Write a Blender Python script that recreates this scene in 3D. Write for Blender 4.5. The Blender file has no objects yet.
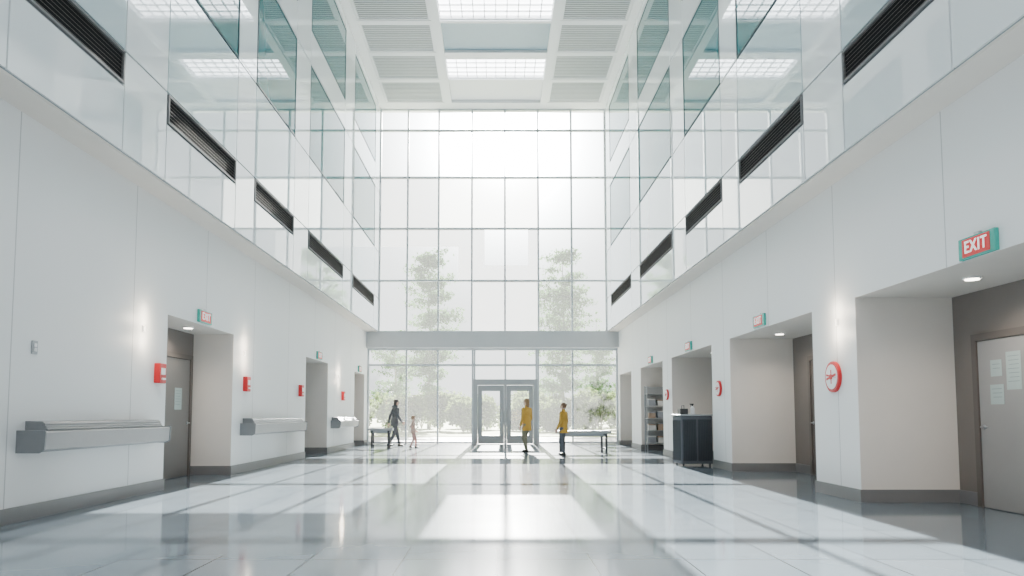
import bpy, bmesh, math, random
from mathutils import Vector, Matrix
random.seed(7)
S = bpy.context.scene
COL = S.collection

# ------------------------------------------------------------------ helpers
def lk(nt, a, b): nt.links.new(a, b)

def mat(name, col, rough=0.5, metal=0.0, coat=0.0, emis=None, estr=0.0, var=0.04, nscale=3.0, spec=0.5, bump=0.0):
    m = bpy.data.materials.new(name); m.use_nodes = True
    nt = m.node_tree; b = nt.nodes['Principled BSDF']
    b.inputs['Roughness'].default_value = rough
    b.inputs['Metallic'].default_value = metal
    b.inputs['Coat Weight'].default_value = coat
    b.inputs['Coat Roughness'].default_value = 0.03
    b.inputs['Specular IOR Level'].default_value = spec
    tc = nt.nodes.new('ShaderNodeTexCoord')
    n = nt.nodes.new('ShaderNodeTexNoise'); n.inputs['Scale'].default_value = nscale
    lk(nt, tc.outputs['Object'], n.inputs['Vector'])
    mx = nt.nodes.new('ShaderNodeMixRGB')
    mx.inputs['Color1'].default_value = (*[c*(1-var) for c in col], 1)
    mx.inputs['Color2'].default_value = (*[min(1, c*(1+var)) for c in col], 1)
    lk(nt, n.outputs['Fac'], mx.inputs['Fac'])
    lk(nt, mx.outputs['Color'], b.inputs['Base Color'])
    if emis:
        b.inputs['Emission Color'].default_value = (*emis, 1)
        b.inputs['Emission Strength'].default_value = estr
    if bump > 0:
        bp = nt.nodes.new('ShaderNodeBump'); bp.inputs['Strength'].default_value = bump
        lk(nt, n.outputs['Fac'], bp.inputs['Height']); lk(nt, bp.outputs['Normal'], b.inputs['Normal'])
    return m

def facade_mat(name, col, f0, f1, rough=0.03, var=0.05, nscale=0.6):
    """glazed cladding: diffuse body under a partly reflective face"""
    m = bpy.data.materials.new(name); m.use_nodes = True
    nt = m.node_tree; nt.nodes.clear()
    out = nt.nodes.new('ShaderNodeOutputMaterial')
    d = nt.nodes.new('ShaderNodeBsdfDiffuse'); g = nt.nodes.new('ShaderNodeBsdfGlossy')
    g.inputs['Roughness'].default_value = rough; g.inputs['Color'].default_value = (0.94,0.98,1.0,1)
    tc = nt.nodes.new('ShaderNodeTexCoord'); n = nt.nodes.new('ShaderNodeTexNoise'); n.inputs['Scale'].default_value = nscale
    lk(nt, tc.outputs['Object'], n.inputs['Vector'])
    mx = nt.nodes.new('ShaderNodeMixRGB')
    mx.inputs['Color1'].default_value = (*[c*(1-var) for c in col], 1); mx.inputs['Color2'].default_value = (*[min(1, c*(1+var)) for c in col], 1)
    lk(nt, n.outputs['Fac'], mx.inputs['Fac']); lk(nt, mx.outputs['Color'], d.inputs['Color'])
    fr = nt.nodes.new('ShaderNodeFresnel'); fr.inputs[0].default_value = 1.5
    mr = nt.nodes.new('ShaderNodeMapRange'); mr.inputs['From Min'].default_value = 0.05; mr.inputs['From Max'].default_value = 0.42
    mr.inputs['To Min'].default_value = f0; mr.inputs['To Max'].default_value = f1
    lk(nt, fr.outputs[0], mr.inputs['Value'])
    ms = nt.nodes.new('ShaderNodeMixShader'); lk(nt, mr.outputs[0], ms.inputs[0]); lk(nt, d.outputs[0], ms.inputs[1]); lk(nt, g.outputs[0], ms.inputs[2])
    lk(nt, ms.outputs[0], out.inputs[0]); return m

def bm_box(bm, x0, x1, y0, y1, z0, z1, mi=0):
    if x0 > x1: x0, x1 = x1, x0
    if y0 > y1: y0, y1 = y1, y0
    v = [bm.verts.new(p) for p in ((x0,y0,z0),(x1,y0,z0),(x1,y1,z0),(x0,y1,z0),(x0,y0,z1),(x1,y0,z1),(x1,y1,z1),(x0,y1,z1))]
    for f in ((0,3,2,1),(4,5,6,7),(0,1,5,4),(1,2,6,5),(2,3,7,6),(3,0,4,7)):
        bm.faces.new([v[i] for i in f]).material_index = mi

def bm_cyl(bm, c, r, depth, axis='Z', seg=24, r2=None, mi=0):
    M = Matrix.Translation(Vector(c))
    if axis == 'X': M = M @ Matrix.Rotation(math.pi/2, 4, 'Y')
    if axis == 'Y': M = M @ Matrix.Rotation(-math.pi/2, 4, 'X')
    res = bmesh.ops.create_cone(bm, cap_ends=True, segments=seg, radius1=r, radius2=r if r2 is None else r2, depth=depth, matrix=M)
    fs = set()
    for v in res['verts']:
        for f in v.link_faces: fs.add(f)
    for f in fs: f.material_index = mi

def bm_ell(bm, c, rx, ry, rz, rot=None, seg=16):
    M = Matrix.Translation(Vector(c))
    if rot is not None: M = M @ rot.to_4x4()
    M = M @ Matrix.Diagonal((rx, ry, rz, 1))
    bmesh.ops.create_uvsphere(bm, u_segments=seg, v_segments=seg//2+2, radius=1.0, matrix=M)

def bm_cap(bm, a, b, ra, rb, seg=12):
    a = Vector(a); b = Vector(b); d = b-a; L = d.length
    if L > 1e-5:
        q = Vector((0,0,1)).rotation_difference(d.normalized())
        M = Matrix.Translation((a+b)/2) @ q.to_matrix().to_4x4()
        bmesh.ops.create_cone(bm, cap_ends=True, segments=seg, radius1=ra, radius2=rb, depth=L, matrix=M)
    bm_ell(bm, a, ra, ra, ra, seg=seg); bm_ell(bm, b, rb, rb, rb, seg=seg)

def mk(bm, name, mats, parent=None, loc=(0,0,0), smooth=False, bevel=0, label=None, cat=None, kind=None, group=None):
    me = bpy.data.meshes.new(name)
    bmesh.ops.recalc_face_normals(bm, faces=bm.faces)
    bm.to_mesh(me); bm.free()
    for m in (mats if isinstance(mats, (list, tuple)) else [mats]): me.materials.append(m)
    o = bpy.data.objects.new(name, me); o.location = loc
    COL.objects.link(o)
    if parent: o.parent = parent
    if smooth:
        for p in me.polygons: p.use_smooth = True
    if bevel:
        md = o.modifiers.new('Bevel', 'BEVEL'); md.width = bevel; md.segments = 2; md.limit_method = 'ANGLE'
    tag(o, label, cat, kind, group)
    return o

def tag(o, label=None, cat=None, kind=None, group=None):
    if label: o['label'] = label
    if cat: o['category'] = cat
    if kind: o['kind'] = kind
    if group: o['group'] = group

def empty(name, loc, label, cat, group=None, rot=0):
    e = bpy.data.objects.new(name, None); e.location = loc; e.rotation_euler = (0,0,rot)
    e.empty_display_size = 0.2
    COL.objects.link(e); tag(e, label, cat, None, group)
    return e

def struct(bm, name, mats, label=None, bevel=0):
    return mk(bm, name, mats, kind='structure', label=label or None, cat=None, bevel=bevel)

# ------------------------------------------------------------------ materials
def wall_mat(name, col, period=2.6, off=0.0, rough=0.5, coat=0.0):
    m = mat(name, col, rough, coat=coat, var=0.02, nscale=0.6)
    nt = m.node_tree; b = nt.nodes['Principled BSDF']
    src = b.inputs['Base Color'].links[0].from_socket
    g = nt.nodes.new('ShaderNodeNewGeometry'); sp = nt.nodes.new('ShaderNodeSeparateXYZ')
    lk(nt, g.outputs['Position'], sp.inputs[0])
    a = nt.nodes.new('ShaderNodeMath'); a.operation='ADD'; a.inputs[1].default_value = off+100*period
    lk(nt, sp.outputs['Y'], a.inputs[0])
    w = nt.nodes.new('ShaderNodeMath'); w.operation='MODULO'; w.inputs[1].default_value = period
    lk(nt, a.outputs[0], w.inputs[0])
    l = nt.nodes.new('ShaderNodeMath'); l.operation='LESS_THAN'; l.inputs[1].default_value = 0.018
    lk(nt, w.outputs[0], l.inputs[0])
    sn = nt.nodes.new('ShaderNodeSeparateXYZ'); lk(nt, g.outputs['Normal'], sn.inputs[0])
    ab = nt.nodes.new('ShaderNodeMath'); ab.operation='ABSOLUTE'; lk(nt, sn.outputs['X'], ab.inputs[0])
    mu = nt.nodes.new('ShaderNodeMath'); mu.operation='MULTIPLY'; lk(nt, l.outputs[0], mu.inputs[0]); lk(nt, ab.outputs[0], mu.inputs[1])
    mx = nt.nodes.new('ShaderNodeMixRGB'); mx.inputs['Color2'].default_value = (*[c*0.62 for c in col],1)
    lk(nt, mu.outputs[0], mx.inputs['Fac']); lk(nt, src, mx.inputs['Color1'])
    lk(nt, mx.outputs['Color'], b.inputs['Base Color'])
    return m

M_wall = wall_mat('wall_paint_panels', (0.82,0.825,0.82))
M_return = mat('offwhite_return_paint', (0.78,0.72,0.66), 0.6, var=0.03)
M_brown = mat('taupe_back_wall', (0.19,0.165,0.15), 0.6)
M_door = mat('taupe_door', (0.20,0.185,0.175), 0.45)
M_doorlight = mat('grey_brown_door', (0.33,0.315,0.305), 0.4)
M_doorframe = mat('brown_door_frame', (0.12,0.10,0.09), 0.45)
M_base = mat('grey_baseboard', (0.20,0.195,0.195), 0.4)
M_soffit = mat('soffit_beige', (0.72,0.67,0.61), 0.55)
M_back = mat('panel_joint_backing', (0.24,0.27,0.28), 0.6)
M_panel = facade_mat('gloss_white_panel', (0.82,0.85,0.86), 0.05, 0.72, 0.012, var=0.02)
M_pglass = facade_mat('pale_glass_panel', (0.52,0.63,0.66), 0.07, 0.80, 0.01, var=0.05)
M_teal = facade_mat('teal_tinted_glass', (0.02,0.16,0.165), 0.05, 0.48, 0.01, var=0.25)
M_frame = mat('dark_window_frame', (0.10,0.14,0.15), 0.8, spec=0.1)
M_mull = mat('grey_mullion_metal', (0.54,0.58,0.60), 0.5)
M_beam = mat('grey_transom_paint', (0.52,0.54,0.55), 0.5)
M_dark = mat('dark_grille_backing', (0.02,0.02,0.022), 0.8, spec=0.1)
M_slat = mat('dark_louver_metal', (0.11,0.10,0.095), 0.6, spec=0.3)
M_gframe = mat('grille_frame_metal', (0.20,0.20,0.20), 0.8, spec=0.1)
M_white = mat('white_paint', (0.90,0.91,0.92), 0.5, var=0.02)
M_ceilblue = mat('blue_grey_ceiling_bay', (0.34,0.46,0.53), 0.4)
M_louv = mat('ceiling_louver_grey', (0.66,0.69,0.70), 0.5)
M_louvb = mat('ceiling_panel_backing', (0.12,0.135,0.145), 0.6)  # dark colour paints in the shade between the slats
M_sky = mat('lit_skylight_glass', (0.9,0.92,0.95), 0.3, emis=(0.97,0.985,1.0), estr=8.5)
M_steel = mat('brushed_steel', (0.50,0.52,0.54), 0.3, metal=0.8, nscale=12)
M_rad = mat('grey_brushed_cover', (0.31,0.315,0.32), 0.5, metal=0.3, nscale=12)
M_rad2 = mat('dark_brushed_cover', (0.22,0.23,0.24), 0.45, metal=0.3, nscale=12)
M_steeld = mat('grey_painted_steel', (0.36,0.38,0.40), 0.35, metal=0.4)
M_red = mat('red_enamel', (0.60,0.015,0.02), 0.4)
M_wht = mat('white_plastic', (0.85,0.85,0.85), 0.35)
M_green = mat('teal_green_sign_case', (0.03,0.33,0.27), 0.25, emis=(0.03,0.4,0.3), estr=0.15)
M_signw = mat('sign_white_letters', (0.9,0.9,0.88), 0.4, emis=(1.0,1.0,0.95), estr=0.7)
M_signr = mat('red_sign_face', (0.60,0.015,0.02), 0.4, emis=(0.8,0.02,0.02), estr=0.15)
M_lamp = mat('warm_lamp_lens', (1,0.95,0.85), 0.4, emis=(1,0.93,0.8), estr=12)
M_lamp2 = mat('soft_lamp_lens', (1,0.95,0.88), 0.5, emis=(1,0.93,0.82), estr=1.4)
M_black = mat('black_plastic', (0.03,0.032,0.035), 0.5)
M_slate = mat('slate_cabinet', (0.11,0.12,0.135), 0.6, spec=0.25)
M_slate2 = mat('ribbed_slate_plastic', (0.055,0.062,0.07), 0.6, spec=0.25)
M_paper = mat('paper_notice', (0.44,0.52,0.50), 0.7)
M_bench = mat('grey_bench_top', (0.33,0.345,0.35), 0.45)
M_ink = mat('printed_lines', (0.22,0.28,0.29), 0.7)

# floor tiles
M_floor = bpy.data.materials.new('polished_floor_tiles'); M_floor.use_nodes = True
nt = M_floor.node_tree; b = nt.nodes['Principled BSDF']
tc = nt.nodes.new('ShaderNodeTexCoord'); br = nt.nodes.new('ShaderNodeTexBrick')
br.offset = 0.0; br.inputs['Scale'].default_value = 1.0
br.inputs['Brick Width'].default_value = 0.75; br.inputs['Row Height'].default_value = 0.75
br.inputs['Mortar Size'].default_value = 0.008
br.inputs['Color1'].default_value = (0.13,0.165,0.195,1); br.inputs['Color2'].default_value = (0.15,0.185,0.215,1)
br.inputs['Mortar'].default_value = (0.05,0.06,0.07,1)
lk(nt, tc.outputs['Object'], br.inputs['Vector'])
ns = nt.nodes.new('ShaderNodeTexNoise'); ns.inputs['Scale'].default_value = 1.2; ns.inputs['Detail'].default_value = 6
lk(nt, tc.outputs['Object'], ns.inputs['Vector'])
mx = nt.nodes.new('ShaderNodeMixRGB'); mx.blend_type='MULTIPLY'; mx.inputs['Fac'].default_value = 0.2
lk(nt, br.outputs['Color'], mx.inputs['Color1']); lk(nt, ns.outputs['Fac'], mx.inputs['Color2'])
lk(nt, mx.outputs['Color'], b.inputs['Base Color'])
b.inputs['Specular IOR Level'].default_value = 0.14
mr = nt.nodes.new('ShaderNodeMapRange'); mr.inputs['To Min'].default_value = 0.06; mr.inputs['To Max'].default_value = 0.12
lk(nt, ns.outputs['Fac'], mr.inputs['Value']); lk(nt, mr.outputs[0], b.inputs['Roughness'])
gw = nt.nodes.new('ShaderNodeBsdfGlossy'); gw.inputs['Roughness'].default_value = 0.25   # broad gloss layer added to give the sun's glare streak
ms = nt.nodes.new('ShaderNodeMixShader'); ms.inputs[0].default_value = 0.022
lk(nt, b.outputs[0], ms.inputs[1]); lk(nt, gw.outputs[0], ms.inputs[2])
lk(nt, ms.outputs[0], nt.nodes['Material Output'].inputs[0])

def glass_mat(name, tint, haze, hazecol=(0.93,0.96,0.95)):
    m = bpy.data.materials.new(name); m.use_nodes = True
    nt = m.node_tree; nt.nodes.clear()
    out = nt.nodes.new('ShaderNodeOutputMaterial')
    t = nt.nodes.new('ShaderNodeBsdfTransparent'); t.inputs[0].default_value = (*tint,1)
    g = nt.nodes.new('ShaderNodeBsdfGlossy'); g.inputs['Roughness'].default_value = 0.02
    fr = nt.nodes.new('ShaderNodeFresnel'); fr.inputs[0].default_value = 1.35
    m1 = nt.nodes.new('ShaderNodeMixShader'); lk(nt, fr.outputs[0], m1.inputs[0]); lk(nt, t.outputs[0], m1.inputs[1]); lk(nt, g.outputs[0], m1.inputs[2])
    tr = nt.nodes.new('ShaderNodeBsdfTranslucent'); tr.inputs[0].default_value = (*hazecol,1)
    n = nt.nodes.new('ShaderNodeTexNoise'); n.inputs['Scale'].default_value = 0.5
    mr = nt.nodes.new('ShaderNodeMapRange'); mr.inputs['To Min'].default_value = haze*0.95; mr.inputs['To Max'].default_value = haze*1.05
    lk(nt, n.outputs['Fac'], mr.inputs['Value'])
    m2 = nt.nodes.new('ShaderNodeMixShader'); lk(nt, mr.outputs[0], m2.inputs[0])
    lk(nt, m1.outputs[0], m2.inputs[1]); lk(nt, tr.outputs[0], m2.inputs[2])
    lk(nt, m2.outputs[0], out.inputs[0])
    return m
M_clear = glass_mat('clear_haze_veil_glass', (0.96,0.98,0.97), 0.036)  # translucent share puts the bright outdoor haze into the glass
M_block = glass_mat('added_sun_block_glass', (0.92,0.95,0.96), 0.86, (0.155,0.16,0.162))  # added panes that hold back sun to shape the floor's light patches
M_block_glow = glass_mat('added_glow_block_glass', (0.95,0.97,0.97), 0.86, (0.30,0.305,0.30))  # added sun-blocking panes, whiter to strengthen the glow under the sun

# ------------------------------------------------------------------ dimensions
XL, XR = -5.15, 4.8        # lower walls
UL, UR = -4.74, 4.4        # upper projecting volumes
ZS = 4.46; ZC = 13.57; YG = 29.4; YB = -4.0
OL, OR_ = -6.2, 6.6
DL, DR = -5.93, 6.1        # recess back planes
OPZ = 2.72

# floor
bm = bmesh.new(); bm_box(bm, OL, OR_, YB, YG+0.3, -0.2, 0.0)
struct(bm, 'floor', M_floor, 'polished grey tiled floor')

# lower walls with recesses
def lower_wall(name, xf, xo, xb, opens):
    bm = bmesh.new(); y = YB
    for (a, c) in opens:
        bm_box(bm, xf, xo, y, a, 0, ZS, 0)
        bm_box(bm, xf, xo, a, c, OPZ, ZS, 0)
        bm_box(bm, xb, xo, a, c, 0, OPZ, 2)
        y = c
    bm_box(bm, xf, xo, y, YG+0.3, 0, ZS, 0)
    bm.faces.ensure_lookup_table()
    bmesh.ops.recalc_face_normals(bm, faces=bm.faces)
    for f in bm.faces:
        n = f.normal
        if f.material_index == 0:
            if abs(n.y) > 0.9: f.material_index = 1
            if n.z < -0.9: f.material_index = 3
    struct(bm, name, [M_wall, M_return, M_brown, M_soffit])
openL = [(11.5,14.4),(19.9,22.5),(26.7,28.7)]
openR = [(4.6,9.84),(11.2,15.2),(16.5,20.3),(21.4,24.7),(26.4,28.9)]
lower_wall('wall_left', XL, OL, DL, openL)
lower_wall('wall_right', XR, OR_, DR, openR)

# baseboards
def baseboard(name, xf, xb, opens, s):
    bm = bmesh.new(); y = YB; h = 0.17; t = 0.018*s
    for (a, c) in opens:
        bm_box(bm, xf, xf+t, y, a, 0.001, h)
        bm_box(bm, xf+t, xb, c-0.018, c, 0.001, h)
        bm_box(bm, xf+t, xb, a, a+0.018, 0.001, h)
        bm_box(bm, xb+t, xb, a+0.018, c-0.018, 0.001, h)
        y = c
    bm_box(bm, xf, xf+t, y, YG-0.1, 0.001, h)
    struct(bm, name, M_base)
baseboard('baseboard_left', XL, DL, openL, 1)
baseboard('baseboard_right', XR, DR, openR, -1)

# upper walls
BAYS = [(6.9,9.1),(10.3,13.1),(14.1,16.9),(18.2,22.4),(23.9,28.1)]
winN = [0]
def upper_wall(name, xf, xo, s):
    bm = bmesh.new()
    bm_box(bm, xf, xo, YB, YG+0.3, ZS, ZC+0.6, 0)
    bm_box(bm, xf, xo, YB, YG-0.1, ZS-0.03, ZS, 2)
    g = 0.014
    t = 0.025*s
    def pan(y0,y1,z0,z1,mi): bm_box(bm, xf, xf+t, y0+g, y1-g, z0+g, z1-g, mi)
    segs = []; y = YB
    for a,c in BAYS:
        segs.append((y,a,False)); segs.append((a,c,True)); y = c
    segs.append((y,YG-0.08,False))
    for a,c,isb in segs:
        if isb:
            pan(a,c,ZS,5.30,1); pan(a,c,5.76,7.62,3)
            pan(a,c,10.02,10.92,1); pan(a,c,13.18,ZC,1)
        else:
            n = max(1, round((c-a)/3.0)); 
            for i in range(n):
                p = a+(c-a)*i/n; q = a+(c-a)*(i+1)/n
                pan(p,q,ZS,5.76,1); pan(p,q,5.76,7.62,1); pan(p,q,7.62,10.02,1); pan(p,q,10.02,ZC,1)
    struct(bm, name, [M_back, M_panel, M_soffit, M_pglass])
    for a,c in BAYS:
        for z0,z1 in ((7.62,10.02),(10.92,13.18)):
            winN[0]+=1
            bm = bmesh.new(); y0,y1=a+g,c-g; zz0,zz1=z0+g,z1-g; w=0.035; t2=0.030*s
            bm_box(bm, xf, xf+t2, y0,y1, zz0,zz0+w); bm_box(bm, xf, xf+t2, y0,y1, zz1-w,zz1)
            bm_box(bm, xf, xf+t2, y0,y0+w, zz0+w,zz1-w); bm_box(bm, xf, xf+t2, y1-w,y1, zz0+w,zz1-w)
            fr = struct(bm, 'window_%d'%(winN[0]+20), M_frame)
            bm = bmesh.new(); bm_box(bm, xf, xf+0.02*s, y0+w*0.9,y1-w*0.9, zz0+w*0.9,zz1-w*0.9)
            gl = mk(bm, 'glass', M_teal, parent=fr, label='teal tinted window glass')
upper_wall('wall_left_upper', UL, OL, 1)
upper_wall('wall_right_upper', UR, OR_, -1)

# ventilation grilles
def grille(x, s, a, c):
    L = c-a-0.06
    e = empty('ventilation_grille', (x, (a+c)/2, 5.32), 'long dark louvered ventilation grille set in glossy wall cladding', 'ventilation grille', 'wall ventilation grilles')
    bm = bmesh.new(); h=0.42; w=0.028; d=0.04*s
    bm_box(bm,0.001*s,d,-L/2,L/2,0,w); bm_box(bm,0.001*s,d,-L/2,L/2,h-w,h)
    bm_box(bm,0.001*s,d,-L/2,-L/2+w,w,h-w); bm_box(bm,0.001*s,d,L/2-w,L/2,w,h-w)
    mk(bm,'frame',M_gframe,parent=e)
    bm = bmesh.new(); bm_box(bm,0.001*s,0.008*s,-L/2+w,L/2-w,w,h-w); mk(bm,'backing',M_dark,parent=e)
    bm = bmesh.new(); n=7
    for i in range(n):
        z = w+(h-2*w)*(i+0.5)/n
        q=[(0.01*s,z+0.014),(0.035*s,z-0.010),(0.035*s,z-0.016),(0.01*s,z+0.008)]
        va=[bm.verts.new((p[0],-L/2+w,p[1])) for p in q]; vb=[bm.verts.new((p[0],L/2-w,p[1])) for p in q]
        for k in range(4): bm.faces.new((va[k],va[(k+1)%4],vb[(k+1)%4],vb[k]))
        bm.faces.new(va); bm.faces.new(vb)
    mk(bm,'louver_blades',M_slat,parent=e)
for a,c in BAYS:
    grille(UL,1,a,c); grille(UR,-1,a,c)

# ------------------------------------------------------------------ ceiling
bm = bmesh.new()
bm_box(bm, UL-0.2, UR+0.2, YB, YG+0.3, ZC+0.35, ZC+0.6, 0)
rows = [28.8-2.05*i for i in range(16)]
RL, RR = (-2.08,-1.80), (1.72,2.0)
for a,c in (RL,RR): bm_box(bm, a, c, YB, 28.849, ZC-0.05, ZC+0.36, 0)
bm_box(bm, UL, -4.42, YB, 28.849, ZC-0.0, ZC+0.36, 0); bm_box(bm, 4.12, UR, YB, 28.849, ZC-0.0, ZC+0.36, 0)
for y in rows:
    y1 = min(y+0.09, 28.849)
    bm_box(bm, -4.42, RL[0], y-0.09, y1, ZC, ZC+0.36, 0)
    bm_box(bm, RR[1], 4.12, y-0.09, y1, ZC, ZC+0.36, 0)
    bm_box(bm, RL[1], RR[0], y-0.07, min(y+0.07,28.849), ZC, ZC+0.36, 0)
bm_box(bm, UL, UR, 28.85, YG+0.3, ZC-0.0, ZC+0.36, 0)
for i,y in enumerate(rows[1:]):
    if i%2==0 and i>0:
        bm_box(bm, RL[1], RR[0], y+0.07, y+1.98, ZC+0.10, ZC+0.34, 1)
bm_box(bm, RL[1], RR[0], rows[1]+0.07, rows[0]-0.07, ZC+0.12, ZC+0.34, 0)
struct(bm, 'ceiling', [M_white, M_ceilblue], 'white coffered ceiling')

wn=0
for i in range(1,15,2):
    ytop = rows[i]-0.07; y0 = ytop-1.45
    wn+=1
    bm = bmesh.new(); z=ZC+0.06; w=0.04
    bm_box(bm, RL[1], RR[0], y0-w, y0, z, z+0.25); bm_box(bm, RL[1], RR[0], ytop-w, ytop, z, z+0.25)
    nx=10
    for k in range(nx+1):
        x = RL[1]+(RR[0]-RL[1])*k/nx; bm_box(bm, x-0.016, x+0.016, y0, ytop-w, z+0.04, z+0.10)
    for k in (1,2,3): 
        yy=y0+(ytop-y0)*k/4; bm_box(bm, RL[1], RR[0], yy-0.016, yy+0.016, z+0.041, z+0.09)
    bm_box(bm, RL[1], RR[0], rows[i+1]+0.07, y0-w, z, z+0.25)
    fr = struct(bm, 'window_%d'%(wn+50), M_white)
    bm = bmesh.new(); bm_box(bm, RL[1], RR[0], y0, ytop-w, z+0.11, z+0.14)
    mk(bm, 'glass', M_sky, parent=fr, label='bright daylight skylight glazing')

# louver ceiling panels
def cpanel(x0,x1,y0,y1):
    e = empty('louvered_ceiling_panel', ((x0+x1)/2,(y0+y1)/2,ZC), 'grey slatted metal panel set in the white ceiling', 'ceiling panel', 'slatted ceiling panels')
    hx=(x1-x0)/2-0.01; hy=(y1-y0)/2-0.01
    bm=bmesh.new(); w=0.07
    for a in ((-hx,hx,-hy,-hy+w),(-hx,hx,hy-w,hy),(-hx,-hx+w,-hy+w,hy-w),(hx-w,hx,-hy+w,hy-w)): bm_box(bm,*a,0.01,0.10)
    mk(bm,'frame',M_white,parent=e)
    bm=bmesh.new(); bm_box(bm,-hx,hx,-hy,hy,0.105,0.12); mk(bm,'backing',M_louvb,parent=e)
    bm=bmesh.new(); n=15
    for i in range(n):
        y=-hy+w+(2*hy-2*w)*(i+0.5)/n; bm_box(bm,-hx+w,hx-w,y-0.032,y+0.032,0.03,0.045)
    mk(bm,'slats',M_louv,parent=e)
for i in range(0,6):
    cpanel(-4.42,RL[0],rows[i+1]+0.09,rows[i]-0.09); cpanel(RR[1],4.12,rows[i+1]+0.09,rows[i]-0.09)
bm=bmesh.new()
bm_box(bm,-4.42,RL[0],YB,rows[6]-0.09,ZC+0.05,ZC+0.3); bm_box(bm,RR[1],4.12,YB,rows[6]-0.09,ZC+0.05,ZC+0.3)
struct(bm,'ceiling_infill',M_louv)

# ------------------------------------------------------------------ curtain wall
VX=[UL+0.03,-3.6,-2.35,-1.01,0.32,1.66,3.0,UR-0.03]
HZ=[ZS,6.52,8.64,10.74,12.69,ZC]
bm=bmesh.new()
for x in VX: bm_box(bm,x-0.035,x+0.035,YG-0.10,YG+0.08,HZ[0],HZ[-1])
for z in HZ: bm_box(bm,UL,UR,YG-0.08,YG+0.06,z-0.033,z+0.033)
cw=struct(bm,'window_1',M_mull,'tall gridded glass curtain wall')
bc=bmesh.new(); bf=bmesh.new(); bw=bmesh.new()
def pane(B,i,z0,z1,x0=None,x1=None):
    x0=VX[i] if x0 is None else x0; x1=VX[i+1] if x1 is None else x1
    B.faces.new([B.verts.new(p) for p in ((x0,YG,z0),(x1,YG,z0),(x1,YG,z1),(x0,YG,z1))])
for i in range(7):  # translucent areas are added where the floor should stay out of the sun
    for j in range(5):
        z0,z1=HZ[j],HZ[j+1]
        if i in (3,4):
            if j==0: pane(bf,i,z0,z1)
            elif j==1:
                if i==3:
                    pane(bf,i,z0,z1,None,-0.5); pane(bf,i,z0,7.15,-0.5); pane(bc,i,7.15,z1,-0.5)
                else:
                    pane(bf,i,z0,7.15,None,1.25); pane(bc,i,7.15,z1,None,1.25); pane(bf,i,z0,z1,1.25,None)
            elif j==2: pane(bw,i,z0,z1)
            else: pane(bc,i,z0,z1)
        elif i<=2:
            if j==1:
                if i==2: pane(bc,i,z0,7.9,None,-1.55); pane(bf,i,z0,7.9,-1.55,None); pane(bf,i,7.9,z1)
                else: pane(bc,i,z0,7.9); pane(bf,i,7.9,z1)
            elif j==2: pane(bw if i==2 else bf,i,z0,z1)
            else: pane(bc,i,z0,z1)
        else: pane(bc,i,z0,z1)
mk(bc,'glass',M_clear,parent=cw,label='clear glass panes'); mk(bf,'sun_block_panes',M_block,parent=cw,label='pale translucent panes added to block the sun'); mk(bw,'added_glow_block_glass',M_block_glow,parent=cw,label='white translucent panes added to block the sun and glow')

bm=bmesh.new(); bm_box(bm,XL,XR,YG-0.35,YG+0.2,3.80,ZS-0.031)
struct(bm,'trim_1',M_beam,'grey transom beam')

DX0,DX1=-0.93,1.60
def lowwin(name,x0,x1,xs,door=False):
    bm=bmesh.new()
    z0,z1=(0.0,3.8) if not door else (2.56,3.8)
    for x in [x0+0.04]+xs+[x1-0.04]: bm_box(bm,x-0.035,x+0.035,YG-0.06,YG+0.06,z0,z1)
    for z in ([0.06,3.13,3.76] if not door else [3.13,3.76]): bm_box(bm,x0,x1,YG-0.05,YG+0.05,z-0.04,z+0.04)
    w=struct(bm,name,M_mull)
    bm=bmesh.new(); v=[bm.verts.new(p) for p in ((x0,YG,z0),(x1,YG,z0),(x1,YG,z1),(x0,YG,z1))]; bm.faces.new(v)
    mk(bm,'glass',M_clear,parent=w)
lowwin('window_2',XL,DX0,[-3.6,-2.35])
lowwin('window_3',DX1,XR,[3.0])
lowwin('window_4',DX0,DX1,[0.33],door=True)

# entrance double door
bm=bmesh.new()
bm_box(bm,DX0,DX0+0.16,YG-0.14,YG+0.14,0,2.56); bm_box(bm,DX1-0.16,DX1,YG-0.14,YG+0.14,0,2.56)
bm_box(bm,DX0+0.16,DX1-0.16,YG-0.14,YG+0.14,2.34,2.56); bm_box(bm,0.28,0.38,YG-0.12,YG+0.12,0,2.34)
M_dfr=mat('grey_door_metal',(0.36,0.38,0.39),0.4,metal=0.1)
d1=struct(bm,'door_1',M_dfr,'grey framed glazed double entrance door')
for x0,x1,hs in ((DX0+0.17,0.275,1),(0.385,DX1-0.17,-1)):
    bm=bmesh.new(); w=0.17
    bm_box(bm,x0,x0+w,YG-0.03,YG+0.03,0.02,2.32); bm_box(bm,x1-w,x1,YG-0.03,YG+0.03,0.02,2.32)
    bm_box(bm,x0+w,x1-w,YG-0.03,YG+0.03,0.02,0.34); bm_box(bm,x0+w,x1-w,YG-0.03,YG+0.03,2.10,2.32)
    lf=mk(bm,'door_leaf',M_dfr,parent=d1)
    bm=bmesh.new(); v=[bm.verts.new(p) for p in ((x0+w,YG,0.34),(x1-w,YG,0.34),(x1-w,YG,2.10),(x0+w,YG,2.10))]; bm.faces.new(v)
    mk(bm,'glass',M_clear,parent=lf)
    hx = x1-0.085 if hs==1 else x0+0.085
    bm=bmesh.new(); bm_cap(bm,(hx,YG-0.09,0.9),(hx,YG-0.09,1.35),0.014,0.014); bm_cap(bm,(hx,YG-0.09,0.95),(hx,YG-0.028,0.95),0.01,0.01); bm_cap(bm,(hx,YG-0.09,1.3),(hx,YG-0.028,1.3),0.01,0.01)
    mk(bm,'handle',M_steel,parent=lf,smooth=True)

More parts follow.
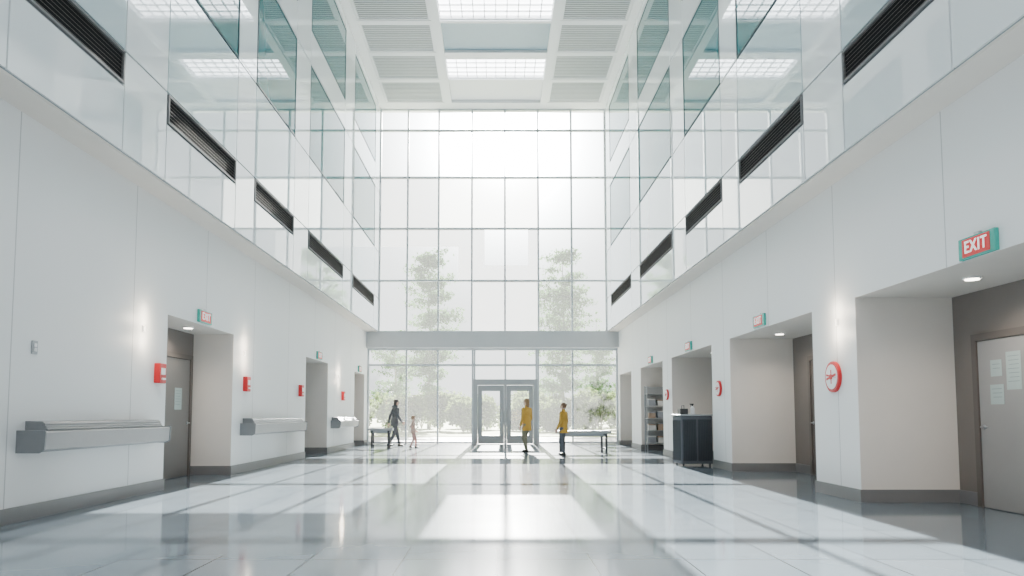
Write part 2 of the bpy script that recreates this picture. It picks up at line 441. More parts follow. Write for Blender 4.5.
# ------------------------------------------------------------------ recess doors
def rdoor(name, x, s, y0, y1, leafmat, h=2.2, paper=None):
    bm=bmesh.new(); w=0.09
    bm_box(bm,x,x+0.05*s,y0-w,y0,0,h+w); bm_box(bm,x,x+0.05*s,y1,y1+w,0,h+w); bm_box(bm,x,x+0.05*s,y0,y1,h,h+w)
    f=struct(bm,name,M_doorframe)
    bm=bmesh.new(); bm_box(bm,x+0.001*s,x+0.03*s,y0+0.004,y1-0.004,0.01,h-0.004)
    lf=mk(bm,'door_leaf',leafmat,parent=f,bevel=0.003)
    bm=bmesh.new(); yh=y1-0.08
    bm_cyl(bm,(x+0.035*s,yh,1.0),0.028,0.012,'X'); bm_cap(bm,(x+0.035*s,yh,1.0),(x+0.08*s,yh,1.0),0.01,0.01); bm_cap(bm,(x+0.08*s,yh,1.0),(x+0.08*s,yh-0.12,1.0),0.010,0.009)
    mk(bm,'handle',M_steel,parent=lf,smooth=True)
    for p in (paper or []):
        a,c,z0,z1=p
        bm=bmesh.new(); bm_box(bm,x+0.0305*s,x+0.0335*s,a,c,z0,z1,0)
        n=int((z1-z0)/0.05)
        for i in range(n-1):
            z=z1-0.05*(i+1); bm_box(bm,x+0.0335*s,x+0.0345*s,a+0.03,c-0.03-0.05*((i*7)%3)*(c-a),z-0.006,z,1)
        mk(bm,'paper_notice',[M_paper,M_ink],parent=lf,label='pale printed paper notice')
rdoor('door_2',DL,1,13.05,14.2,M_door,2.2,[(13.55,13.85,1.25,1.65)])
rdoor('door_3',DL,1,21.2,22.3,M_door,2.2)
rdoor('door_4',DL,1,27.4,28.45,M_door,2.2)
rdoor('door_5',DR,-1,8.2,9.32,M_doorlight,2.08,[(8.88,9.08,1.62,1.82),(8.55,8.80,1.45,1.90),(8.86,9.10,1.28,1.52)])
rdoor('door_6',DR,-1,12.9,14.3,M_doorframe,2.2)
rdoor('door_7',DR,-1,18.6,19.7,M_doorframe,2.2)
rdoor('door_8',DR,-1,27.3,28.4,M_doorframe,2.2)

# ------------------------------------------------------------------ exit signs
def text_mesh(txt,size):
    c=bpy.data.curves.new('t','FONT'); c.body=txt; c.size=size; c.align_x='CENTER'; c.align_y='CENTER'; c.extrude=0.003; c.offset=size*0.012; c.space_character=1.12
    o=bpy.data.objects.new('t',c); COL.objects.link(o)
    dg=bpy.context.evaluated_depsgraph_get(); me=bpy.data.meshes.new_from_object(o.evaluated_get(dg))
    bpy.data.objects.remove(o); return me
TXT=text_mesh('EXIT',0.18)
def exit_sign(x,s,y,z):
    e=empty('exit_sign',(x,y,z),'green cased exit sign with white letters on red, on the wall','exit sign','wall exit signs')
    bm=bmesh.new(); bm_box(bm,-0.002*s,0.045*s,-0.28,0.28,-0.11,0.11); mk(bm,'case',M_green,parent=e,bevel=0.008)
    bm=bmesh.new(); bm_box(bm,0.045*s,0.050*s,-0.21,0.21,-0.09,0.09); mk(bm,'face',M_signr,parent=e)
    me=TXT; o=bpy.data.objects.new('lettering',me); COL.objects.link(o); o.parent=e
    if not me.materials: me.materials.append(M_signw)
    o.location=(0.052*s,0,0)
    o.rotation_euler=(math.pi/2,0,math.pi/2*s)
    o.scale=(0.86,0.95,1)
    bm=bmesh.new(); bm_box(bm,-0.002*s,0.035*s,-0.04,0.04,0.11,0.135); mk(bm,'bracket',M_steel,parent=e)
exit_sign(XL,1,12.9,2.86); exit_sign(XL,1,21.3,2.86); exit_sign(XL,1,27.6,2.86)
exit_sign(XR,-1,7.25,2.835); exit_sign(XR,-1,13.4,2.86); exit_sign(XR,-1,18.4,2.86); exit_sign(XR,-1,23,2.86)

# ------------------------------------------------------------------ alarms
def callpoint(x,s,y,z):
    e=empty('fire_alarm_box',(x,y,z),'red rectangular fire alarm box with white plate on the wall','fire alarm','wall alarm boxes')
    bm=bmesh.new(); bm_box(bm,-0.003*s,0.09*s,-0.11,0.11,-0.15,0.15); mk(bm,'body',M_red,parent=e,bevel=0.012)
    bm=bmesh.new(); bm_box(bm,0.09*s,0.097*s,-0.065,0.065,-0.02,0.08); mk(bm,'plate',M_wht,parent=e)
    bm=bmesh.new(); bm_box(bm,0.09*s,0.115*s,-0.05,0.05,-0.10,-0.07); mk(bm,'pull_handle',M_wht,parent=e,bevel=0.005)
for y in (11.2,15.1,19.3,24.6): callpoint(XL,1,y,1.78)
def roundalarm(x,s,y,z,r):
    e=empty('round_alarm',(x,y,z),'round red ringed wall alarm, pale dial with horizontal red hands','alarm','round wall alarms')
    bm=bmesh.new(); bm_cyl(bm,(0.022*s,0,0),r,0.05,'X',40); mk(bm,'body',M_red,parent=e,bevel=0.008)
    bm=bmesh.new(); bm_cyl(bm,(0.050*s,0,0),r*0.80,0.008,'X',40); mk(bm,'dial',M_wht,parent=e)
    bm=bmesh.new()
    bm_cyl(bm,(0.058*s,0,0),r*0.17,0.016,'X',24)
    for ang in (12,-12):
        n0=len(bm.verts); bm_box(bm,0.053*s,0.061*s,-r*0.66,r*0.66,-r*0.065,r*0.065)
        bm.verts.ensure_lookup_table()
        bmesh.ops.rotate(bm,verts=bm.verts[n0:],cent=(0,0,0),matrix=Matrix.Rotation(math.radians(ang),3,'X'))
    bm_box(bm,0.053*s,0.060*s,-r*0.035,r*0.035,-r*0.45,r*0.45)
    mk(bm,'pointer',M_red,parent=e)
roundalarm(XR,-1,10.50,1.69,0.22)
roundalarm(XR,-1,15.95,1.72,0.17)
roundalarm(XR,-1,20.8,1.72,0.15)

# wall switch
e=empty('light_switch',(XL,8.2,1.90),'small white light switch on the wall','switch')
bm=bmesh.new(); bm_box(bm,0,0.012,-0.05,0.05,-0.075,0.075); mk(bm,'plate',M_steeld,parent=e,bevel=0.004)
bm=bmesh.new(); bm_box(bm,0.012,0.022,-0.02,0.02,-0.045,-0.005); bm_box(bm,0.012,0.022,-0.02,0.02,0.005,0.045); mk(bm,'rocker',M_wht,parent=e)

# wall lights
def sconce(x,s,y,z,en=18):
    e=empty('wall_light',(x,y,z),'small warm glowing wall light','wall light','wall lights')
    bm=bmesh.new(); bm_box(bm,0,0.012*s,-0.03,0.03,-0.05,0.05); mk(bm,'bracket',M_wht,parent=e,bevel=0.004)
    bm=bmesh.new(); bm_box(bm,0.012*s,0.03*s,-0.02,0.02,-0.04,0.04); mk(bm,'lamp_shade',M_lamp2,parent=e,bevel=0.006)
    for dz in (0.16,-0.16):
        l=bpy.data.lights.new('lamp','POINT'); l.energy=en/2; l.color=(1,0.85,0.66); l.shadow_soft_size=0.03
        o=bpy.data.objects.new('lamp',l); COL.objects.link(o); o.parent=e; o.location=(0.18*s,0,dz)
for y in (10.7,15.0,24.0): sconce(XL,1,y,2.40)
sconce(XR,-1,10.35,2.45)

# recess downlights
def downlight(x,y,en=60):
    e=empty('recessed_downlight',(x,y,OPZ),'round recessed ceiling downlight glowing warm','downlight','recess downlights')
    bm=bmesh.new()
    bm_cyl(bm,(0,0,-0.008),0.10,0.016,'Z',28); mk(bm,'trim_ring',M_wht,parent=e)
    bm=bmesh.new(); bm_cyl(bm,(0,0,-0.02),0.075,0.010,'Z',28); mk(bm,'lens',M_lamp,parent=e)
    l=bpy.data.lights.new('lamp','SPOT'); l.energy=en; l.color=(1,0.90,0.77); l.spot_size=math.radians(150); l.spot_blend=0.8; l.shadow_soft_size=0.06
    o=bpy.data.objects.new('lamp',l); COL.objects.link(o); o.parent=e; o.location=(0,0,-0.04)
for y in (6.2,8.4): downlight(5.45,y,85)
for y in (12.4,14.2): downlight(5.45,y)
for y in (18.5,23.2): downlight(5.45,y)
downlight(-5.54,13.2)

# ------------------------------------------------------------------ wall-mounted radiators
def radiator(y0,y1):
    L=y1-y0
    e=empty('wall_mounted_radiator',(XL,(y0+y1)/2,0.75),'boxy brushed grey metal radiator cover with thin ridged top','radiator','wall radiators')
    def prof(pts,name,m,l0,l1,bev=0.006):
        bm=bmesh.new()
        a=[bm.verts.new((p[0],l0,p[1])) for p in pts]; b_=[bm.verts.new((p[0],l1,p[1])) for p in pts]
        n=len(pts)
        for i in range(n): bm.faces.new((a[i],a[(i+1)%n],b_[(i+1)%n],b_[i]))
        bm.faces.new(a); bm.faces.new(b_)
        return mk(bm,name,m,parent=e,bevel=bev)
    prof([(0.001,0.0),(0.24,0.0),(0.30,0.03),(0.31,0.21),(0.30,0.225),(0.001,0.225)],'front_panel',M_rad,-L/2,L/2,0.004)
    prof([(0.001,0.228),(0.25,0.228),(0.25,0.25),(0.235,0.258),(0.235,0.275),(0.22,0.283),(0.22,0.305),(0.19,0.33),(0.001,0.335)],'top_cover',M_rad2,-L/2+0.12,L/2-0.12,0.003)
    for l0,l1 in ((-L/2-0.025,-L/2),(L/2,L/2+0.025)):
        prof([(0.001,-0.01),(0.25,-0.01),(0.31,0.025),(0.32,0.215),(0.31,0.235),(0.001,0.235)],'end_cap',M_rad2,l0,l1,0.003)
radiator(7.98,11.0); radiator(14.9,18.9); radiator(23.0,26.0)

# ------------------------------------------------------------------ benches
def bench(loc,L,W,H,rot=0,lab='pale topped bench on dark metal legs'):
    e=empty('bench',loc,lab,'bench',rot=rot)
    bm=bmesh.new(); bm_box(bm,-L/2,L/2,-W/2,W/2,H-0.09,H); mk(bm,'seat',M_bench,parent=e,bevel=0.015)
    bm=bmesh.new(); bm_box(bm,-L/2+0.06,L/2-0.06,-0.04,0.04,H-0.18,H-0.09); mk(bm,'rail',M_steeld,parent=e)
    for x in (-L/2+0.14,L/2-0.14):
        bm=bmesh.new()
        bm_box(bm,x-0.03,x+0.03,-W/2+0.05,W/2-0.05,H-0.14,H-0.09)
        bm_box(bm,x-0.03,x+0.03,-W/2+0.05,-W/2+0.10,0.0,H-0.14); bm_box(bm,x-0.03,x+0.03,W/2-0.10,W/2-0.05,0.0,H-0.14)
        bm_box(bm,x-0.028,x+0.028,-W/2+0.10,W/2-0.10,0.12,0.16)
        mk(bm,'leg',M_black,parent=e,bevel=0.004)
bench((2.62,22.6,0),1.6,0.6,0.68,math.radians(10))
bench((-4.05,25.9,0),0.85,0.45,0.70,0)

# ------------------------------------------------------------------ waste cart
e=empty('waste_cart',(4.50,17.1,0),'dark grey ribbed waste bin cart with flat lid on casters','cart',rot=math.radians(6))
w,d,h=0.37,0.28,1.13
bm=bmesh.new(); bm_box(bm,-w,w,-d,d,0.05,h); mk(bm,'body',M_slate,parent=e,bevel=0.02)
for sx in (-1,1):
    bm=bmesh.new(); x0,x1=(-w+0.035,-0.02) if sx<0 else (0.02,w-0.035)
    bm_box(bm,x0,x1,-d-0.012,-d,0.12,h-0.08)
    for k in range(8):
        xx=x0+0.02+(x1-x0-0.04)*k/7; bm_box(bm,xx-0.011,xx+0.011,-d-0.03,-d-0.0121,0.14,h-0.12)
    mk(bm,'front_panel',M_slate2,parent=e,label='ribbed dark front panel')
bm=bmesh.new()
for k in range(8):
    yy=-d+0.05+(2*d-0.1)*k/7; bm_box(bm,-w-0.014,-w,yy-0.014,yy+0.014,0.12,h-0.1)
mk(bm,'side_ribs',M_slate2,parent=e)
bm=bmesh.new()
bm_box(bm,-w-0.025,w+0.025,-d-0.035,d+0.02,h,h+0.035)
mk(bm,'lid',M_steeld,parent=e,bevel=0.01)
for sx in (-1,1):
    for sy in (-1,1):
        bm=bmesh.new(); bm_cyl(bm,(sx*(w-0.06),sy*(d-0.06),0.03),0.03,0.03,'X',18); bm_box(bm,sx*(w-0.06)-0.022,sx*(w-0.06)+0.022,sy*(d-0.06)-0.02,sy*(d-0.06)+0.02,0.035,0.055)
        mk(bm,'caster',M_black,parent=e)
e=empty('spray_bottle',(4.48,17.0,1.166),'white plastic spray bottle with dark trigger on the cart','bottle')
bm=bmesh.new(); bm_cyl(bm,(0,0,0.07),0.045,0.14,'Z',20); bm_cyl(bm,(0,0,0.165),0.045,0.05,'Z',20,r2=0.016); mk(bm,'body',M_wht,parent=e,smooth=False)
bm=bmesh.new(); bm_cyl(bm,(0,0,0.20),0.018,0.03,'Z',16); bm_box(bm,-0.06,0.03,-0.012,0.012,0.215,0.245); bm_box(bm,-0.04,-0.03,-0.01,0.01,0.16,0.215); mk(bm,'trigger',M_black,parent=e,bevel=0.003)
e=empty('supply_box',(4.30,17.15,1.166),'small black supply caddy on the cart','box')
bm=bmesh.new(); bm_box(bm,-0.09,0.09,-0.11,0.11,0,0.012); 
for a in ((-0.09,0.09,-0.11,-0.10),(-0.09,0.09,0.10,0.11),(-0.09,-0.08,-0.10,0.10),(0.08,0.09,-0.10,0.10)): bm_box(bm,*a,0.012,0.13)
mk(bm,'body',M_black,parent=e)
bm=bmesh.new(); bm_cap(bm,(0,-0.10,0.13),(0,-0.10,0.2),0.008,0.008); bm_cap(bm,(0,0.10,0.13),(0,0.10,0.2),0.008,0.008); bm_cap(bm,(0,-0.10,0.2),(0,0.10,0.2),0.01,0.01); mk(bm,'handle',M_black,parent=e)

# ------------------------------------------------------------------ display rack in recess
e=empty('display_rack',(5.38,24.35,0),'grey metal display rack with shelves of boxes','shelf')
for x in (-0.5,0.47):
    for y in (-0.2,0.17):
        bm=bmesh.new(); bm_box(bm,x,x+0.03,y,y+0.03,0,2.1); mk(bm,'post',M_steeld,parent=e)
bm=bmesh.new(); bm_box(bm,-0.47,0.47,0.18,0.195,0.2,2.08); mk(bm,'back_panel',M_steeld,parent=e)
ZSH=[0.25,0.65,1.05,1.45,1.85]
for z in ZSH:
    bm=bmesh.new(); bm_box(bm,-0.47,0.47,-0.19,0.18,z-0.025,z); mk(bm,'shelf_board',M_bench,parent=e)
cb=[mat('carton_%s'%n,c,0.6) for n,c in (('grey',(0.25,0.27,0.3)),('white',(0.55,0.55,0.53)),('brown',(0.3,0.22,0.16)))]
for zi,z in enumerate(ZSH[:4]):
    for k in range(3):
        hh=0.16+0.08*random.random()
        en=empty('storage_box',(5.38-0.32+0.3*k,24.3,z),'small carton with lid stored on the rack shelf','box','cartons on the rack')
        bm=bmesh.new(); bm_box(bm,-0.11,0.11,-0.11,0.11,0,hh); mk(bm,'body',cb[(zi+k)%3],parent=en,bevel=0.004)
        bm=bmesh.new(); bm_box(bm,-0.115,0.115,-0.115,0.115,hh,hh+0.03); mk(bm,'lid',cb[(zi+k+1)%3],parent=en,bevel=0.004)

# ------------------------------------------------------------------ people
M_skin=mat('skin',(0.62,0.40,0.30),0.5)
M_eye=mat('eye_dark',(0.03,0.02,0.02),0.2)
M_lip=mat('lips',(0.5,0.18,0.16),0.5)
def remesh(o,vs,sm=4):
    m=o.modifiers.new('Remesh','REMESH'); m.mode='VOXEL'; m.voxel_size=vs; m.use_smooth_shade=True
    if sm:
        k=o.modifiers.new('Smooth','SMOOTH'); k.factor=0.5; k.iterations=sm
def ik(a,c,l1,l2,pole):
    a=Vector(a);c=Vector(c);d=c-a;L=min(d.length,(l1+l2)*0.999);dn=d.normalized()
    x=(l1*l1-l2*l2+L*L)/(2*L); h=math.sqrt(max(0,l1*l1-x*x))
    p=Vector(pole); p=(p-dn*p.dot(dn)).normalized()
    return a+dn*x+p*h, a+dn*L
def person(loc,H,rot,label,feet,hands,jc,tc_,hc,hem=0.42,hair='short',shoe=(0.05,0.045,0.04),headturn=0,lean=0.0,sh=0.105,hood=False):
    e=empty('person',loc,label,'person',rot=rot)
    up=lambda z:lean*(z-0.5)
    P=lambda x,y,z:Vector((x,y+up(z) if z>0.5 else y,z))*H
    mj=mat('jacket',jc,0.75,nscale=20,var=0.08); mt=mat('trousers',tc_,0.8,nscale=20,var=0.08); mh=mat('hair',hc,0.6,nscale=40,var=0.2); ms=mat('shoe_leather',shoe,0.5)
    hips=[P(-0.05,0,0.51),P(0.05,0,0.51)]; shd=[P(-sh,0,0.80),P(sh,0,0.80)]
    legs=[];arms=[]
    for i in (0,1):
        fx,fy,fz=feet[i]; an=Vector((fx,fy,0.045+fz))*H
        k,an=ik(hips[i],an,0.245*H,0.235*H,(0,1,0)); legs.append((hips[i],k,an))
        hx,hy,hz=hands[i]; hw=Vector((hx,hy,hz))*H
        el,wr=ik(shd[i],hw,0.170*H,0.150*H,((-0.3,0.3)[i],-1,-0.2)); arms.append((shd[i],el,wr))
    bm=bmesh.new()
    bm_ell(bm,P(0,0,0.54),0.085*H,0.06*H,0.06*H); bm_ell(bm,P(0,0,0.63),0.072*H,0.052*H,0.08*H)
    bm_ell(bm,P(0,0,0.73),0.088*H,0.058*H,0.09*H); bm_cap(bm,shd[0],shd[1],0.03*H,0.03*H)
    bm_cap(bm,P(0,0,0.79),P(0,0.005,0.89),0.032*H,0.028*H)
    R=Matrix.Rotation(headturn,3,'Z'); hc0=P(0,0.012,0.937)
    def HP(x,y,z): return hc0+R@(Vector((x,y,z))*H)
    bm_ell(bm,HP(0,-0.006,0.012),0.043*H,0.053*H,0.05*H,R); bm_ell(bm,HP(0,0.014,-0.028),0.032*H,0.036*H,0.038*H,R)
    bm_cap(bm,HP(0,0.046,0.004),HP(0,0.058,-0.014),0.006*H,0.008*H,8)
    for sx in (-1,1): bm_ell(bm,HP(sx*0.043,-0.004,-0.004),0.006*H,0.010*H,0.016*H,R,8)
    for i,(a,k,c) in enumerate(legs):
        bm_cap(bm,a,k,0.046*H,0.030*H); bm_cap(bm,k,k.lerp(c,0.35),0.030*H,0.031*H); bm_cap(bm,k.lerp(c,0.35),c,0.031*H,0.019*H)
        bm_cap(bm,c-Vector((0,0.015,0.025))*H,c+Vector((0,0.085,-0.030))*H,0.018*H,0.013*H)
    for i,(a,k,c) in enumerate(arms):
        sx=(-1,1)[i]
        bm_cap(bm,a,k,0.028*H,0.021*H); bm_cap(bm,k,c,0.021*H,0.014*H)
        d=(c-k).normalized(); side=Vector((0,1,0)); side=(side-d*side.dot(d)).normalized(); nrm=d.cross(side)
        rot_=Matrix((side,nrm,d)).transposed()
        pc=c+d*0.030*H; bm_ell(bm,pc,0.024*H,0.010*H,0.032*H,rot_,12)
        inw=Vector((-sx,0,0))
        for q,(o_,ln) in enumerate(((-0.016,0.034),(-0.0055,0.042),(0.0055,0.045),(0.016,0.040))):
            b0=c+d*0.050*H+side*o_*H; b1=b0+(d*0.8+inw*0.25).normalized()*ln*0.55*H; b2=b1+(d*0.6+inw*0.6).normalized()*ln*0.45*H
            bm_cap(bm,b0,b1,0.0052*H,0.0048*H,8); bm_cap(bm,b1,b2,0.0048*H,0.004*H,8)
        t0=c+d*0.018*H+side*0.018*H; t1=t0+(d*0.7+side*0.7).normalized()*0.026*H; t2=t1+(d+side*0.1+inw*0.3).normalized()*0.02*H
        bm_cap(bm,t0,t1,0.0065*H,0.0055*H,8); bm_cap(bm,t1,t2,0.0055*H,0.0045*H,8)
    o=mk(bm,'body',M_skin,parent=e,smooth=True); remesh(o,0.006,2)
    for sx in (-1,1):
        bm=bmesh.new(); bm_ell(bm,HP(sx*0.017,0.044,0.004),0.006*H,0.005*H,0.005*H,R,10); mk(bm,'eye',M_eye,parent=e,smooth=True)
    bm=bmesh.new(); bm_ell(bm,HP(0,0.048,-0.034),0.012*H,0.005*H,0.004*H,R,10); mk(bm,'mouth',M_lip,parent=e,smooth=True)
    bm=bmesh.new(); bm_ell(bm,HP(0,-0.014,0.022),0.049*H,0.055*H,0.048*H,R); bm_ell(bm,HP(0,-0.030,-0.005),0.044*H,0.036*H,0.045*H,R)
    if hair=='long': bm_ell(bm,HP(0,-0.036,-0.05),0.042*H,0.028*H,0.06*H,R)
    if hair=='bun': bm_ell(bm,HP(0,-0.066,0.02),0.022*H,0.022*H,0.022*H,R)
    if hair=='pony': bm_cap(bm,HP(0,-0.062,0.02),HP(0,-0.075,-0.07),0.018*H,0.008*H)
    o=mk(bm,'hair',mh,parent=e,smooth=True); remesh(o,0.008,2)
    bm=bmesh.new()
    bm_ell(bm,P(0,0,0.56),0.098*H,0.074*H,0.07*H); bm_ell(bm,P(0,0,0.64),0.086*H,0.066*H,0.08*H)
    bm_ell(bm,P(0,0,0.735),0.100*H,0.070*H,0.092*H); bm_cap(bm,shd[0],shd[1],0.036*H,0.036*H)
    bm_cap(bm,P(0,0,0.80),P(0,0.002,0.855),0.050*H,0.038*H)
    bmesh.ops.create_cone(bm,cap_ends=True,segments=20,radius1=0.104*H,radius2=0.088*H,depth=(0.62-hem)*H,matrix=Matrix.Translation(P(0,0,0)+Vector((0,0,(0.62+hem)/2*H)))@Matrix.Diagonal((1,0.80,1,1)))
    if hood: bm_ell(bm,P(0,-0.045,0.85),0.055*H,0.040*H,0.035*H)
    for i,(a,k,c) in enumerate(arms):
        bm_cap(bm,a,k,0.037*H,0.030*H); bm_cap(bm,k,k.lerp(c,0.93),0.030*H,0.022*H)
    o=mk(bm,'jacket',mj,parent=e,smooth=True); remesh(o,0.010,4)
    bm=bmesh.new(); bm_ell(bm,P(0,0,0.53),0.090*H,0.066*H,0.065*H)
    for i,(a,k,c) in enumerate(legs):
        bm_cap(bm,a,k,0.053*H,0.038*H); bm_cap(bm,k,k.lerp(c,0.93),0.038*H,0.029*H)
    o=mk(bm,'trousers',mt,parent=e,smooth=True); remesh(o,0.010,3)
    for i,(a,k,c) in enumerate(legs):
        bm=bmesh.new(); g=c.z-0.045*H
        z=lambda v:g+v*H
        bm_ell(bm,(c.x,c.y-0.012*H,z(0.026)),0.026*H,0.032*H,0.026*H); bm_ell(bm,(c.x,c.y+0.045*H,z(0.020)),0.028*H,0.060*H,0.020*H)
        bm_box(bm,c.x-0.022*H,c.x+0.022*H,c.y-0.035*H,c.y+0.09*H,z(0.0005),z(0.016))
        o=mk(bm,'shoe',ms,parent=e,smooth=True); remesh(o,0.006,2)
    return e
person((0.93,23.2,0),1.66,math.radians(50),'person in long mustard coat and olive trousers standing side-on',
  [(-0.045,-0.03,0),(0.05,0.05,0)],[(-0.13,0.05,0.49),(0.13,0.07,0.50)],(0.52,0.30,0.045),(0.20,0.19,0.13),(0.22,0.13,0.06),hem=0.40,hair='long')
person((1.93,21.5,0),1.50,math.radians(60),'person in mustard jacket and dark trousers standing beside the bench',
  [(-0.045,-0.02,0),(0.05,0.04,0)],[(-0.125,0.08,0.50),(0.13,0.04,0.49)],(0.57,0.33,0.05),(0.10,0.11,0.13),(0.16,0.09,0.05),hem=0.42,hair='bun')
person((-3.72,27.0,0),1.72,math.radians(-60),'person in dark grey hooded jacket and dark trousers walking',
  [(-0.045,0.13,0.0),(0.045,-0.15,0.02)],[(-0.13,-0.08,0.50),(0.13,0.12,0.52)],(0.09,0.095,0.10),(0.075,0.08,0.09),(0.06,0.05,0.045),hem=0.44,hair='long',lean=0.06,hood=True)
person((-2.92,25.9,0),1.13,math.radians(-80),'small child in pale pink top and rose trousers walking',
  [(-0.045,0.09,0.0),(0.045,-0.09,0.01)],[(-0.13,0.08,0.54),(0.13,-0.02,0.52)],(0.60,0.42,0.36),(0.48,0.27,0.24),(0.28,0.17,0.10),hem=0.46,hair='pony',sh=0.10)

# ------------------------------------------------------------------ outdoors
M_ground=mat('pale_pavement',(0.52,0.51,0.46),0.8,nscale=0.8,var=0.08)
M_grass=mat('grass',(0.38,0.43,0.19),0.9,nscale=2,var=0.2)
M_bark=mat('bark',(0.38,0.35,0.30),0.9,nscale=8,var=0.2)
def leaf_mat(name,col):
    m=bpy.data.materials.new(name); m.use_nodes=True; nt=m.node_tree; nt.nodes.clear()
    out=nt.nodes.new('ShaderNodeOutputMaterial'); d=nt.nodes.new('ShaderNodeBsdfDiffuse'); t=nt.nodes.new('ShaderNodeBsdfTranslucent')
    n=nt.nodes.new('ShaderNodeTexNoise'); n.inputs['Scale'].default_value=1.5
    r=nt.nodes.new('ShaderNodeMixRGB'); r.inputs['Color1'].default_value=(*[c*0.85 for c in col],1); r.inputs['Color2'].default_value=(*[min(1,c*1.15) for c in col],1)
    lk(nt,n.outputs['Fac'],r.inputs['Fac']); lk(nt,r.outputs[0],d.inputs[0]); lk(nt,r.outputs[0],t.inputs[0])
    mx=nt.nodes.new('ShaderNodeMixShader'); mx.inputs[0].default_value=0.4
    lk(nt,d.outputs[0],mx.inputs[1]); lk(nt,t.outputs[0],mx.inputs[2]); lk(nt,mx.outputs[0],out.inputs[0]); return m
M_leaf=leaf_mat('tree_leaves',(0.12,0.22,0.09)); M_leaf2=leaf_mat('shrub_leaves',(0.21,0.28,0.11))
bm=bmesh.new(); bm_box(bm,-150,150,YG+0.3,220,-0.25,-0.03); struct(bm,'ground',M_ground,'pale paved ground outside')
bm=bmesh.new(); bm_box(bm,-100,100,40,200,-0.03,0.0); struct(bm,'lawn',M_grass,'hazy lawn outside')

def leaves(pts,size,name,m,parent):
    vs=[];fs=[]
    for p in pts:
        s=size*random.uniform(0.6,1.3)
        u=Vector((random.gauss(0,1),random.gauss(0,1),random.gauss(0,1))).normalized()
        w=u.cross(Vector((random.gauss(0,1),random.gauss(0,1),random.gauss(0,1)))).normalized()
        b=len(vs); p=Vector(p)
        vs+= [p-u*s, p+w*s*0.6, p+u*s, p-w*s*0.6]; fs.append((b,b+1,b+2,b+3))
    me=bpy.data.meshes.new(name); me.from_pydata([tuple(v) for v in vs],[],fs); me.materials.append(m)
    o=bpy.data.objects.new(name,me); COL.objects.link(o); o.parent=parent; o['kind']='stuff'
    return o
def tree(loc,H,spread,label,n=95):
    e=empty('tree',loc,label,'tree')
    bm=bmesh.new(); prev=Vector((0,0,-0.05)); k=10
    tp=[prev]
    for i in range(1,k+1):
        p=Vector((random.uniform(-.12,.12),random.uniform(-.12,.12),H*0.96*i/k)); r0=0.15*(1-(i-1)/k)+0.02; r1=0.15*(1-i/k)+0.02
        bm_cap(bm,prev,p,r0,r1,10); prev=p; tp.append(p)
    mk(bm,'trunk',M_bark,parent=e,smooth=True)
    bm=bmesh.new(); pts=[]
    for j in range(n):
        t=random.uniform(0.20,0.98); z=H*0.96*t; i=min(k-1,int(t*k)); base=tp[i].lerp(tp[i+1],t*k-i)
        prof=math.sin(math.pi*min(1,(1-t)*0.85+0.10))**0.8 if t>0.4 else 0.9*(t/0.4)**0.35
        R_=spread*max(0.14,prof)*random.uniform(0.45,1.15); a=random.uniform(0,6.283)
        end=base+Vector((math.cos(a)*R_,math.sin(a)*R_,R_*random.uniform(-0.05,0.45)))
        bm_cap(bm,base,end,0.03,0.01,6)
        for q in range(115):
            u=random.uniform(0.2,1.08)
            pts.append(base.lerp(end,u)+Vector((random.gauss(0,0.27),random.gauss(0,0.27),random.gauss(0,0.16))))
    mk(bm,'branch',M_bark,parent=e)
    leaves(pts,0.13,'foliage',M_leaf,e)
tree((-5.5,60,0),15.2,2.5,'tall slender leafy tree beyond the glass wall')
tree((5.4,60,0),15.4,2.6,'tall leafy tree with airy crown beyond the glass wall')
tree((10.3,76,0),11,2.6,'rounded smaller tree beyond the glass wall',55)
tree((-10.5,76,0),10,2.6,'rounded smaller tree beyond the glass wall',55)
def shrub(loc,rx,h,label='green leafy shrub outside'):
    e=empty('shrub',loc,label,'shrub','shrubs outside')
    bm=bmesh.new()
    for j in range(12):
        a=random.uniform(0,6.283); bm_cap(bm,(0,0,-0.02),(math.cos(a)*rx*0.6,math.sin(a)*rx*0.6,h*0.75),0.03,0.01,6)
    mk(bm,'stem',M_bark,parent=e)
    pts=[]
    lobes=[(random.uniform(-.5,.5)*rx,random.uniform(-.5,.5)*rx,h*random.uniform(.2,.72),random.uniform(.4,.6)*rx) for _ in range(11)]
    for q in range(3200):
        lx,ly,lz,lr=random.choice(lobes)
        v=Vector((random.gauss(0,1),random.gauss(0,1),random.gauss(0,1))).normalized()*lr*random.random()**0.4
        zz=lz+v.z
        if zz<0.05 or zz>h: continue
        pts.append((lx+v.x,ly+v.y,zz))
    leaves(pts,0.14,'foliage',M_leaf2,e)
for x,y,r,h in ((-9.8,50.6,1.6,2.7),(-8.0,55,1.7,3.2),(-6.2,50.5,1.5,2.5),(-4.2,54.5,1.7,3.0),(-2.3,50.6,1.4,2.4),(-0.8,58.5,1.7,2.8),(1.4,54.6,1.5,2.6),(3.4,50.6,1.4,2.6),(5.2,54.7,1.7,3.1),(7.0,50.5,1.5,2.9),(8.9,54.7,1.8,3.6),(11.2,50.6,1.7,3.3),(-2.4,64,1.9,3.6),(3.0,64,1.9,3.6),(-6.5,64,1.9,3.7),(7.4,64,1.9,3.9)):
    shrub((x,y,0),r,h)

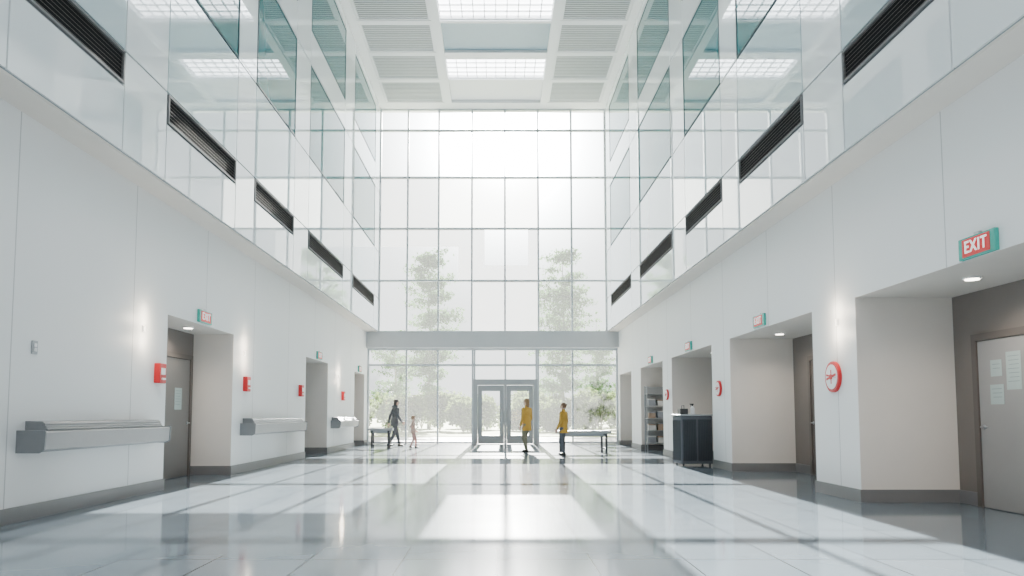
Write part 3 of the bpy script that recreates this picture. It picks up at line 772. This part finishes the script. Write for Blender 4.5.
# ------------------------------------------------------------------ light
el=math.radians(21); az=math.radians(0.6)
sd=Vector((math.sin(az)*math.cos(el),math.cos(az)*math.cos(el),math.sin(el)))
l=bpy.data.lights.new('sun','SUN'); l.energy=80; l.angle=math.radians(0.27); l.color=(1,0.97,0.92)
o=bpy.data.objects.new('sun',l); COL.objects.link(o); o.location=(0,40,20)
o.rotation_euler=sd.to_track_quat('Z','Y').to_euler()

w=bpy.data.worlds.new('hazy_sky'); S.world=w; w.use_nodes=True; nt=w.node_tree; nt.nodes.clear()
out=nt.nodes.new('ShaderNodeOutputWorld'); bg=nt.nodes.new('ShaderNodeBackground')
tc=nt.nodes.new('ShaderNodeTexCoord'); vm=nt.nodes.new('ShaderNodeVectorMath'); vm.operation='DOT_PRODUCT'; vm.inputs[1].default_value=sd
nm=nt.nodes.new('ShaderNodeVectorMath'); nm.operation='NORMALIZE'; lk(nt,tc.outputs['Generated'],nm.inputs[0]); lk(nt,nm.outputs[0],vm.inputs[0])
def mth(op,a,b_):
    n=nt.nodes.new('ShaderNodeMath'); n.operation=op
    for i,v in enumerate((a,b_)):
        if isinstance(v,(int,float)): n.inputs[i].default_value=v
        else: lk(nt,v,n.inputs[i])
    return n.outputs[0]
cl=mth('MAXIMUM',vm.outputs['Value'],0.0)
a=mth('MULTIPLY',mth('POWER',cl,10.0),1.0); c=mth('MULTIPLY',mth('POWER',cl,170.0),26.0); d=mth('MULTIPLY',mth('POWER',cl,900.0),200.0)
st=mth('ADD',mth('ADD',mth('ADD',a,c),d),1.45)
bg.inputs['Color'].default_value=(0.94,0.975,1.0,1); lk(nt,st,bg.inputs['Strength']); lk(nt,bg.outputs[0],out.inputs[0])

# ------------------------------------------------------------------ camera
cam=bpy.data.cameras.new('camera'); co=bpy.data.objects.new('camera',cam); COL.objects.link(co)
cam.sensor_width=36; cam.lens=740/1024*36; cam.shift_x=0.01465; cam.shift_y=0.0735
cam.clip_end=500
co.location=(0,0,1.15); co.rotation_euler=(math.radians(94),0,0)
S.camera=co
